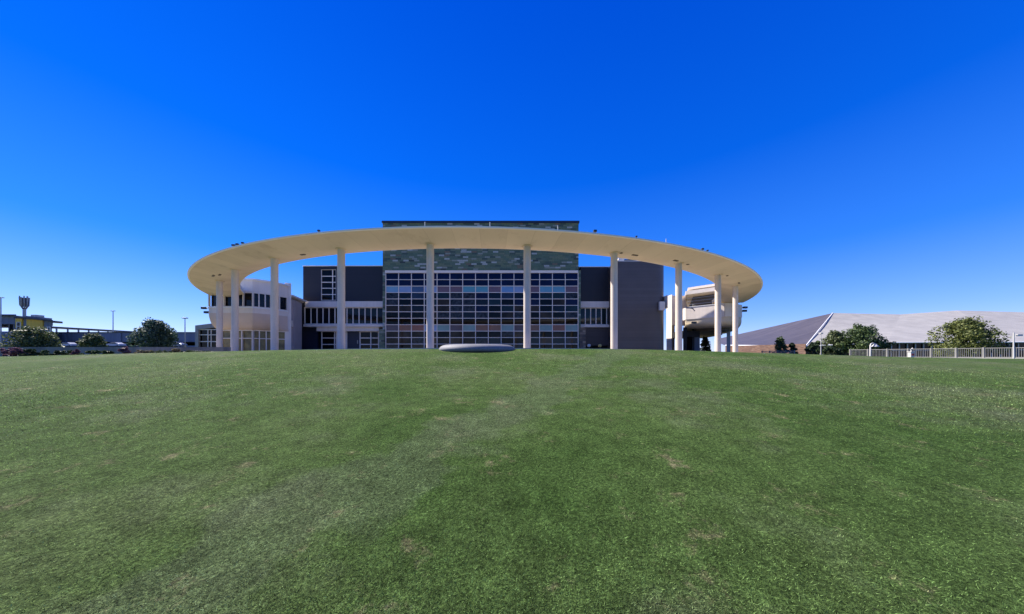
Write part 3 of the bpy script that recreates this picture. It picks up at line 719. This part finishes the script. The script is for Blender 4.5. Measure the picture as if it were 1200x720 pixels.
def plant(kind, label, cat, px, Y, wpx, ytop, mat, seed, n=5000, leaf=.16, group=None, trunk=True, lobes=56, low=.12, squash=1., cone=.0):
    x = wx(px, Y); z = tz(x, Y); w = wpx / F * Y / 2; h = wz(ytop, Y) - z
    root = thing(kind, label, cat, (x, Y, z), group); r_ = random.Random(seed); cs = []
    for i in range(lobes):
        t = r_.random() ** .8; zz = low + (1 - low) * t
        env = (1 - zz ** 2.3) ** .55 * (.82 + .18 * min(1, zz / .3)) * (1 - cone * zz)
        rr_ = r_.random() ** .5; a = r_.random() * 2 * PI
        lr = (.17 + .15 * r_.random()) * min(w, h * .75)
        R = max(0., w * env - lr * 1.0) * rr_
        zz_ = min(zz * h, h - lr * .9)
        cs.append((x + R * math.cos(a), Y + R * math.sin(a), z + max(zz_, lr * .5), lr))
    # outlying sprigs give the outline its gaps
    for i in range(lobes):
        c = r_.choice(cs); lr = c[3] * r_.uniform(.22, .45); a = r_.random() * 2 * PI; e = r_.uniform(-.3, 1.3)
        cs.append((c[0] + math.cos(a) * math.cos(e) * c[3] * 1.25, c[1] + math.sin(a) * math.cos(e) * c[3] * 1.25, min(z + h * 1.02, max(z + .1, c[2] + math.sin(e) * c[3] * 1.25)), lr))
    V, tn_ = leafcloud(cs, n, leaf, seed, z)
    cloudmesh('crown' if trunk else 'foliage', V, tn_, mat, root, (x, Y, z))
    m = MB(); th = h * .5
    m.tube([(x, Y, z - .15), (x + .05, Y, z + th * .3), (x - .05, Y + .05, z + th)], [h * .035, h * .028, h * .012], 8)
    for c in r_.sample(cs[:lobes], min(9, lobes)):
        b0 = Vector((x, Y, z + h * r_.uniform(.08, .3))); e_ = Vector(c[:3]); mid = (b0 + e_) / 2 + Vector((0, 0, .08 * h))
        m.tube([b0, mid, e_], [h * .016, h * .011, h * .005], 6)
    m.build('trunk' if trunk else 'stems', 'bark', root)
    return root
plant('shrub_tree', 'broad olive green bushy tree below the yellow panels, at left', 'tree', 37, 52, 52, 384.5, 'leaf_olive', 11, 7000, .15)
plant('shrub_tree', 'small bushy tree in front of the garage wall, between two larger trees', 'tree', 108, 62, 28, 391, 'leaf_olive', 12, 4000, .15)
plant('bushy_tree', 'dark blue green rounded tree, left of the grey annex', 'tree', 181, 60, 52, 374.5, 'leaf_blue', 13, 9000, .17, cone=.1)
plant('oak_tree', 'wide dense oak behind the fence, left of the gooseneck lamp', 'tree', 1010, 62, 62, 382.5, 'leaf_oak', 14, 10000, .17)
plant('oak_tree', 'narrower oak touching the left side of the wide oak', 'tree', 978, 64, 30, 388.5, 'leaf_olive', 15, 5000, .16)
plant('oak_tree', 'tallest rounded oak behind the fence in front of pale roof', 'tree', 1131, 54, 72, 374.5, 'leaf_yellow', 26, 12000, .16, lobes=60)
plant('small_tree', 'small tree in front of the dark hip of the roof', 'tree', 914, 70, 17, 395.5, 'leaf_oak', 17, 2600, .16)
plant('small_tree', 'slender dark tree seen under the balcony between columns', 'tree', 826, 75, 15, 395, 'leaf_dark', 18, 2600, .17)
for i, (px, Y, w, yt, mt, lb) in enumerate(((928, 66, 18, 403, 'leaf_dark', 'low dark shrub beside the small tree before the dark roof'), (952, 60, 22, 402.5, 'leaf_dark', 'dark shrub at the foot of the white roof hip'), (958, 62, 14, 399.5, 'leaf_oak', 'taller shrub left of the narrow oak, behind dark shrubs'), (975, 54, 26, 407, 'leaf_dark', 'low dark shrub mass under the narrow oak'), (1000, 52, 16, 409, 'leaf_oak', 'low shrub where the fence begins beneath the wide oak'))):
    plant('shrub', lb, 'shrub', px, Y, w, yt, mt, 40 + i, 2200, .15, 'shrubs below the pale roof', trunk=False, lobes=14)
for i, (px, Y, w, yt, mt, lb) in enumerate(((7, 25, 30, 408.5, 'leaf_pink', 'pink plumed grass clump at the far left edge of the bed'), (22, 24.5, 24, 407.5, 'leaf_pink', 'tall pink grass clump second from the left in the bed'), (34, 24, 20, 409.5, 'leaf_dark', 'dark green shrub right of the pink grass clumps'), (52, 27, 16, 411, 'leaf_oak', 'low green shrub in the bed below the olive tree'), (68, 27.5, 18, 411, 'leaf_dark', 'low dark shrub in the bed, left of small pink tuft'), (90, 27.5, 9, 409.5, 'leaf_pink', 'small pink grass tuft between low green shrubs'), (106, 27.5, 20, 411.2, 'leaf_oak', 'low green shrub right of the small pink tuft'), (146, 27, 14, 407.2, 'leaf_pink', 'round pink purple grass clump alone below the blue green tree'), (128, 27.5, 16, 411.5, 'leaf_dark', 'low dark shrub left of the round pink purple clump'), (170, 28, 22, 410.5, 'leaf_tan', 'low tan dry grass clump, right of the round pink clump'), (206, 28, 14, 409, 'leaf_tan', 'pale dry grass tuft below the lamp post'), (42, 28.5, 26, 411, 'leaf_dark', 'spreading dark shrub against the pale wall, behind the low green shrub'), (79, 28.5, 24, 411, 'leaf_olive', 'olive shrub against the pale wall, just left of the small pink tuft'), (118, 28.5, 24, 411.3, 'leaf_olive', 'olive shrub against the pale wall below the small bushy tree'), (188, 28.6, 26, 411, 'leaf_olive', 'olive shrub against the pale wall between the two tan grass tufts'), (224, 28.6, 26, 411.2, 'leaf_oak', 'green shrub at the right end of the bed, before the grey annex'))):
    plant('bedding_shrub', lb, 'shrub', px, Y, w, yt, mt, 60 + i, 1500, .07, 'low plants along the left bed', trunk=False, lobes=12, low=.05)

# low kerb wall and planted edge on the left
m = MB(); m.box(wx(-60, 31), wx(262, 31) , 31, 31.8, -1.2, wz(406.9, 31)); w_ = m.build('low_wall', surf('weathered_wall', (.22, .20, .17), .9, .25, .8, .3, .2)); tag(w_, 'long low pale concrete wall behind the planting bed on the left', 'wall')
m = MB(); hx = np.linspace(wx(156, 29), wx(243, 29), 40); cs = [(x, 29.5 + .2 * math.sin(i * 2.1), tz(x, 29.5) + .28 + .05 * math.sin(i * 1.7), .28) for i, x in enumerate(hx)]
V, tn_ = leafcloud(cs, 5000, .06, 91); o = cloudmesh('hedge', V, tn_, 'leaf_dark', None, (0, 0, 0)); tag(o, 'low clipped dark hedge along the pale wall, left of the white pavilion', 'hedge')

# ------------------------------------------------------------------ garage and stair building, left
YG = 105.0
gar = thing('parking_garage', 'long grey concrete parking garage with solid parapet and open lower level', 'building', (wx(140, YG), YG, tz(wx(140, YG), YG)))
m = MB(); m.pbox(-160, 390.2, 232, 400.8, YG, .6); m.build('parapet', 'garage', gar)
m = MB(); m.pbox(-160, 389.3, 232, 390.2, YG - .2, 1.0); m.build('parapet_cap', 'black', gar)
m = MB(); m.pbox(-160, 398.0, 232, 400.8, YG + .61, 30); m.build('deck_slab', 'garage', gar)
m = MB(); m.pbox(-160, 400.8, 232, 412, YG + 14, .5); m.build('inner_wall', 'darkgap', gar)
for i in range(12):
    px = 74.5 + 32.5 * (i - 5); m = MB(); m.pbox(px - 2, 390.6, px + 2, 412, YG - .3, 1.2); m.build('pillar', 'garage', gar)
m = MB(); m.pbox(-160, 405.3, 232, 412, YG + .3, .3); m.build('lower_barrier', 'concrete', gar)
# covered walkway on the top deck: a roof on posts whose far end lies deeper, so it steps down toward the right
can = thing('deck_canopy', 'thin flat canopy on slim posts above the garage parapet', 'canopy', (wx(100, YG), YG + 2, wz(390, YG)))
m = MB()
A, B = P2(60, YG + 3), P2(162, YG + 26)
zc_ = wz(382.6, YG + 3)
m.wallseg(A, B, zc_ - .5, zc_, 5); m.build('canopy_roof', 'navy', can)
for i in range(9):
    t_ = (i + .3) / 9; x = A[0] + (B[0] - A[0]) * t_; y = A[1] + (B[1] - A[1]) * t_
    m = MB(); m.box(x - .15, x + .15, y + .3, y + .6, wz(390, YG), zc_ - .5); m.build('post', 'metal', can)
YS = 99.0
st = thing('stair_building', 'grey stair building with bright yellow wall panels and overhanging flat roof', 'building', (wx(30, YS), YS, tz(wx(30, YS), YS)))
m = MB(); m.extp([(17, 410), (61, 410), (61, 375), (17, 371.5)], YS + .3, YS + 14); m.build('wall', 'garage', st)
m = MB(); m.extp([(-60, 380), (17, 380), (17, 369.3), (-60, 369.0)], YS + .4, YS + 14); m.build('upper_wall', 'garage', st)
m = MB(); m.extp([(-60, 410), (17, 410), (17, 388.6), (-60, 388.6)], YS + .4, YS + 12); m.build('base_wall', 'garage', st)
for px in (-40, -22, 10.5, 16):
    m = MB(); m.pbox(px - .8, 380, px + .8, 388.6, YS + .6, 1); m.build('post', 'black', st)
m = MB(); m.pbox(31, 374.6, 50, 388.5, YS + .05, .25); m.build('yellow_panel', 'yellow', st)
m = MB(); m.pbox(18, 373.5, 26, 384.5, YS + .05, .25); m.build('yellow_panel', 'yellow', st)
window(st, 19.2, 377.5, 24.0, 388.4, YS + .02, [], [382.5], .6, 'blackglass')
window(st, 52.5, 383, 59, 389.5, YS + .2, [55.8], [], .8, 'slateglass')
m = MB(); m.extp([(16, 372.0), (62, 376.5), (62, 375.2), (16, 369.6)], YS - 1.2, YS + 15); m.extp([(61, 377.0), (73.5, 377.9), (73.5, 377.1), (61, 375.8)], YS - 1.3, YS + 2.5); m.build('roof', 'navy', st)
m = MB(); m.extp([(-60, 369.6), (19, 370), (19, 368.6), (-60, 368.2)], YS - .6, YS + 15); m.build('roof', 'navy', st)
m = MB(); m.extp([(30, 371.6), (61, 375.0), (61, 373.2), (30, 370.2)], YS + 3, YS + 10); m.build('roof_curb', 'garage', st)
m = MB(); m.pbox(36, 369, 41.5, 371.8, YS + 5, 2); m.build('roof_unit', 'metal', st)
# slatted lantern tower
tw = thing('lantern_tower', 'slatted grey lantern tower on a thick stem above the yellow panels', 'tower', (wx(28.5, 108), 108, tz(wx(28.5, 108), 108)))
YL = 108.0; x = wx(28.6, YL)
m = MB(); m.tube([(x, YL, tz(x, YL) - .2), (x, YL, wz(361, YL))], .38, 12); m.build('pole', 'metal', tw)
m = MB(); zt0, zt1 = wz(361.5, YL), wz(347.2, YL)
for k in range(10):
    t_ = 2 * PI * k / 10; zz = zt1 - (.5 if k % 3 else 0.)
    m.tube([(x + .3 * math.cos(t_), YL + .3 * math.sin(t_), zt0 - .3), (x + .88 * math.cos(t_), YL + .88 * math.sin(t_), zt0 + 1.0), (x + .98 * math.cos(t_), YL + .98 * math.sin(t_), zz)], .15, 6)
m.build('slats', 'metal', tw)
m = MB(); m.lathe([(.55, zt0 + .5), (.6, zt1 - .6)], x, YL, 16); m.build('lantern_core', surf('lantern_core', (.12, .12, .13), .6), tw)
def street_lamp(px, ytop, Y, label, mat='metal', arm=1.1, group='lamps above the garage', h0=.14):
    x = wx(px, Y); z = tz(x, Y); zt = wz(ytop, Y)
    t = thing('street_lamp', label, 'lamp', (x, Y, z), group)
    m = MB(); m.tube([(x, Y, z - .2), (x, Y, zt)], [h0 * 1.2, h0 * .8], 10); m.build('pole', mat, t)
    m = MB(); m.box(x - arm, x + arm, Y - .25, Y + .25, zt, zt + .22); m.build('lamp_head', mat, t, bevel=.04)
    m = MB(); m.lathe([(h0 * 2.6, z - .3), (h0 * 2.6, z + .8)], x, Y, 12); m.build('base', 'concrete', t)
street_lamp(132.5, 365.0, 112, 'slim double headed lamp post above the garage canopy', arm=.6)
street_lamp(216.8, 373.6, 66, 'slim lamp post between blue green tree and grey annex', arm=.45, h0=.09)
street_lamp(1.0, 349.5, 90, 'lamp post at left edge above the stair building', arm=.7)

# parked cars glimpsed below the garage
def make_car(label, px, Y, mat, z):
    x = wx(px, Y); t = thing('parked_car', label, 'car', (x, Y, z), 'cars parked by the garage')
    m = MB(); prof = [(-2.2, .3), (-2.25, .75), (-2.1, .92), (-1.2, 1.0), (-.55, 1.42), (.75, 1.44), (1.5, 1.02), (2.15, .95), (2.25, .6), (2.2, .3)]
    m.ext([(x + a, z + b) for a, b in prof][::-1], Y - .85, Y + .85); m.build('body', mat, t, bevel=.06)
    for s_ in (-1, 1):
        m = MB(); m.ext([(x + a, z + b) for a, b in [(-1.05, 1.0), (-.5, 1.34), (.7, 1.36), (1.3, 1.02)]][::-1], Y + s_ * .86 - .01, Y + s_ * .86 + .01); m.build('window', 'blackglass', t)
        for wx_ in (-1.4, 1.4):
            m = MB(); m.tube([(x + wx_, Y + s_ * .7, z + .33), (x + wx_, Y + s_ * .9, z + .33)], .33, 16); wh = m.build('wheel', 'black', t)
            m = MB(); m.tube([(x + wx_, Y + s_ * .88, z + .33), (x + wx_, Y + s_ * .91, z + .33)], .2, 12); m.build('rim', 'metal', wh)
m = MB(); m.box(-260, wx(232, 96), 86, 104, 0.8, 2.44); rd = m.build('road', 'asphalt'); rd['kind'] = 'structure'
for px, mt, lb in ((80, 'carwhite', 'white car parked below the garage, left of the small bushy tree'), (136, 'carwhite', 'white car parked below the garage, left of the blue green tree'), (208, 'carsilver', 'silver car parked below the garage beside the thin lamp post'), (6, 'carsilver', 'silver car parked below the garage at far left')):
    make_car(lb, px, 96, mt, 2.445)

# ------------------------------------------------------------------ exhibition hall with faceted metal roof, right
YE = 120.0
ex = thing('exhibition_hall', 'low exhibition hall with huge faceted pale metal roof, behind the trees at right', 'building', (wx(1060, 140), 140, -.6))
def V3(px, py, Y): return (wx(px, Y), Y, wz(py, Y))
# roof points: eave near, ridge far; the hip's shade is put into its colour
e0 = V3(944, 406, 122); e1 = V3(1040, 401.8, 112); e2 = V3(1200, 401.2, 104); e3 = V3(1420, 399, 96)
r0 = V3(976, 367, 158); r1 = V3(1055, 368.6, 152); r2 = V3(1122, 364, 148); r3 = V3(1200, 375.5, 140); r4 = V3(1420, 372, 128)
m = MB()
def patch(m, A0_, A1_, B0_, B1_, n=10, sag=0., mi=0):
    vs = []
    for j in range(n + 1):
        for i in range(n + 1):
            u, v = i / n, j / n
            p = (Vector(A0_) * (1 - u) + Vector(A1_) * u) * (1 - v) + (Vector(B0_) * (1 - u) + Vector(B1_) * u) * v
            p.z -= sag * math.sin(PI * v) ; vs.append(p)
    m.add(vs, [(j * (n + 1) + i, j * (n + 1) + i + 1, (j + 1) * (n + 1) + i + 1, (j + 1) * (n + 1) + i) for j in range(n) for i in range(n)], mi, True)
patch(m, e0, e1, r0, r1, 10, .5); patch(m, e1, e2, r1, r2, 10, .5); 
m.build('roof', 'roofmetal', ex)
m = MB(); patch(m, e2, e3, r2, r4, 10, .5); m.build('roof', 'roofmetal', ex)
l0 = V3(780, 405.2, 150); lr = V3(790, 408.5, 190)
m = MB(); patch(m, V3(850, 405, 150), e0, V3(838, 398.0, 215), r0, 10, .6); o = m.build('roof', 'roofshaded', ex); o['label'] = 'shaded hip of the roof, coloured darker'
m = MB()
def bar(m, a, b, s=.35):
    m.tube([a, b], s, 6)
bar(m, e0, r0, .2); bar(m, e0, e1, .22); bar(m, e1, e2, .22); bar(m, e2, e3, .22); m.build('roof_trim', 'trim', ex)
m = MB(); bar(m, V3(850, 405, 150), e0, .3); m.build('roof_trim', 'trim', ex)
m = MB(); m.add([(p[0], p[1] + 1.5, z) for p in (e0, e1, e2, e3) for z in (-1, p[2] - .05)], [(0, 2, 3, 1), (2, 4, 5, 3), (4, 6, 7, 5)]); m.build('glass_wall', 'blackglass', ex)
m = MB()
for (a, b, n) in ((e1, e2, 16), (e2, e3, 10)):
    for i in range(n):
        t_ = i / n; p = Vector(a) * (1 - t_) + Vector(b) * t_
        m.box(p.x - .15, p.x + .15, p.y + 1.1, p.y + 1.45, -1, p.z - .1)
for z in (1.6,): 
    m.add([(p[0], p[1] + 1.38, zz) for p in (e1, e2, e3) for zz in (z, z + .3)], [(0, 2, 3, 1), (2, 4, 5, 3)])
m.build('glass_wall_frame', 'metal', ex)
a = V3(850, 405.3, 149); b = V3(944, 406.3, 121.5)
m = MB(); m.wallseg((a[0], a[1]), (b[0], b[1]), -1, a[2] - .2, .5); m.build('brick_wall', 'brick', ex)
# ------------------------------------------------------------------ fence, lamps, posts at right
def fence(label, P, Q, n, hgt, name='picket_fence', npk=13):
    P, Q = Vector(P), Vector(Q); t = thing(name, label, 'fence', (P.x, P.y, tz(P.x, P.y)))
    for i in range(n + 1):
        p = P + (Q - P) * (i / n); z = tz(p.x, p.y)
        m = MB(); m.box(p.x - .07, p.x + .07, p.y - .07, p.y + .07, z - .2, z + hgt + .06); m.build('post', 'fence', t)
    rl = MB(); pk = MB()
    d = (Q - P).normalized()
    for i in range(n):
        a = P + (Q - P) * (i / n); b = P + (Q - P) * ((i + 1) / n); za, zb = tz(a.x, a.y), tz(b.x, b.y)
        for hh in (.12, hgt - .05): rl.tube([(a.x, a.y, za + hh), (b.x, b.y, zb + hh)], .04, 6)
        for k in range(1, npk):
            p = a + (b - a) * (k / npk); z = za + (zb - za) * k / npk
            pk.tube([(p.x, p.y, z + .1), (p.x, p.y, z + hgt - .05)], .022, 5)
    rl.build('rail', 'fence', t); pk.build('pickets', 'fence', t)
def fl(Y): return (49 + (44 - Y) * .35, Y)
fence('pale picket fence running along the right edge of the lawn', fl(44.5), fl(24.0), 12, 1.18)
fence('short far fence of pale rails before the brick wall', (wx(893, 60), 60), (wx(931, 56), 56), 4, 1.25, 'rail_fence')
m = MB(); q = [fl(46), fl(22)]; 
m.prism([(q[0][0] - .25, q[0][1]), (q[1][0] - .25, q[1][1]), (q[1][0] + .25, q[1][1]), (q[0][0] + .25, q[0][1])], [tz(*q[0]) - .3, tz(*q[1]) - .3] * 1 + [tz(*q[1]) - .3, tz(*q[0]) - .3], [tz(*q[0]) + .07, tz(*q[1]) + .07, tz(*q[1]) + .07, tz(*q[0]) + .07])
k = m.build('kerb', 'walk'); k['kind'] = 'structure'
# gooseneck lamp
Y = 38.5; x = wx(1020, Y); z = tz(x, Y); t = thing('gooseneck_lamp', 'short white gooseneck lamp post at the fence below wide oak', 'lamp', (x, Y, z))
zt = wz(402.6, Y); m = MB(); m.tube([(x, Y, z - .2), (x, Y, zt - .25), (x + .1, Y, zt - .05), (x + .3, Y, zt + .03), (x + .5, Y, zt - .02), (x + .58, Y, zt - .12)], [.085, .075, .07, .06, .055, .05], 10); m.build('pole', 'polewhite', t)
m = MB(); m.lathe([(.08, zt - .05), (.16, zt - .16), (.36, zt - .38), (.36, zt - .42)], x + .58, Y, 16); m.build('lamp_shade', 'polewhite', t)
# small white call post with red panel
Y = 37.0; x = wx(1067.5, Y); z = tz(x, Y); t = thing('call_post', 'short white post with red panel standing before the fence', 'post', (x, Y, z))
m = MB(); m.box(x - .2, x + .2, Y - .16, Y + .16, z - .1, z + .72); m.box(x - .25, x + .25, Y - .2, Y + .2, z + .721, z + .8); m.tube([(x, Y, z + .8), (x + .02, Y, z + 1.05), (x + .18, Y, z + 1.18)], .07, 8); m.build('cabinet', 'polewhite', t, bevel=.02)
m = MB(); m.box(x - .13, x + .13, Y - .2, Y - .163, z + .3, z + .55); m.build('red_panel', 'red', t)
# tall white post with short arm at the right edge
Y = 31.5; x = wx(1188, Y); z = tz(x, Y); t = thing('lamp_post', 'white post with a short lamp arm at the right edge', 'lamp', (x, Y, z))
zt = wz(390, Y); m = MB(); m.tube([(x, Y, z - .2), (x, Y, zt)], [.07, .05], 10); m.build('pole', 'polewhite', t)
m = MB(); m.tube([(x, Y, zt - .28), (x + .28, Y, zt - .24)], .035, 8); m.box(x + .25, x + .75, Y - .12, Y + .12, zt - .36, zt - .18); m.build('lamp_arm', 'polewhite', t)
street_lamp(962, 391.5, 58, 'thin pale lamp pole before the dark hip of the roof', 'polewhite', .22, None, .06)
# two small lamps at the foot of the louvred wall
for px, lb, mt in ((690.2, 'small pale garden light left of its amber neighbour, below the louvre', 'polewhite'), (703.0, 'small amber garden light below the louvre, nearer the white column', 'amber')):
    Y = 24.0; x = wx(px, Y); z = tz(x, Y); t = thing('garden_light', lb, 'lamp', (x, Y, z))
    m = MB(); m.tube([(x, Y, z - .1), (x, Y, z + .36)], .03, 8); m.build('stem', 'black', t)
    m = MB(); m.lathe([(.05, z + .34), (.12, z + .38), (.12, z + .52), (.03, z + .57)], x, Y, 14); m.build('lamp_head', mt, t)

# ------------------------------------------------------------------ light, sky, camera
SUN_AZ, SUN_EL = -63.0, 45.0      # degrees; azimuth from the view direction, negative to the left
sd = Vector((math.sin(math.radians(SUN_AZ)) * math.cos(math.radians(SUN_EL)), math.cos(math.radians(SUN_AZ)) * math.cos(math.radians(SUN_EL)), math.sin(math.radians(SUN_EL))))
L = bpy.data.lights.new('sun', 'SUN'); L.energy = 5.0; L.angle = math.radians(.5); L.color = (1, .95, .87)
so = bpy.data.objects.new('sun', L); C.objects.link(so); so.rotation_euler = (-sd).to_track_quat('-Z', 'Y').to_euler(); so.location = (0, 0, 60)
w = bpy.data.worlds.new('World'); S.world = w; w.use_nodes = True; nt = w.node_tree
sky = nt.nodes.new('ShaderNodeTexSky'); sky.sky_type = 'NISHITA'; sky.sun_disc = False
sky.sun_elevation = math.radians(SUN_EL); sky.sun_rotation = math.radians(SUN_AZ)
sky.altitude = 200; sky.air_density = 1.0; sky.dust_density = 0.0; sky.ozone_density = 6.0
hs = nt.nodes.new('ShaderNodeHueSaturation'); hs.inputs['Saturation'].default_value = 1.42; hs.inputs['Hue'].default_value = .514
nt.links.new(sky.outputs[0], hs.inputs['Color'])
tint_ = mix(nt, hs.outputs[0], (1.0, .81, 1.06), 1., 'MULTIPLY')
# deep polarised blue of a dry clear day, by elevation, blended with the physical sky
tc = nt.nodes.new('ShaderNodeTexCoord'); sx = nt.nodes.new('ShaderNodeSeparateXYZ'); nt.links.new(tc.outputs['Generated'], sx.inputs[0])
gr = ramp(nt, [(0., (.42, .60, .98)), (.10, (.22, .43, .95)), (.26, (.05, .23, .88)), (.48, (.003, .11, .75)), (.76, (.0, .055, .62)), (.88, (.03, .07, .42)), (1., (.11, .12, .22))]); nt.links.new(sx.outputs['Z'], gr.inputs[0])
gs = mix(nt, gr.outputs[0], (5.4, 5.4, 5.4), 1., 'MULTIPLY')
tint_ = mix(nt, tint_, gs, .62)
bg = nt.nodes['Background']; nt.links.new(tint_, bg.inputs[0]); bg.inputs[1].default_value = .105
cd = bpy.data.cameras.new('camera'); cam = bpy.data.objects.new('camera', cd); C.objects.link(cam); S.camera = cam
cam.location = (0, 0, EYE); cam.rotation_euler = (PI / 2, 0, 0)
cd.sensor_width = 36; cd.lens = 36 * F / 1200; cd.shift_y = (HY - 360) / 1200; cd.clip_start = .05; cd.clip_end = 20000
S.view_settings.view_transform = 'Standard'; S.view_settings.look = 'None'; S.view_settings.gamma = 1; S.view_settings.exposure = 1.05
S.render.resolution_x = 1024; S.render.resolution_y = 614
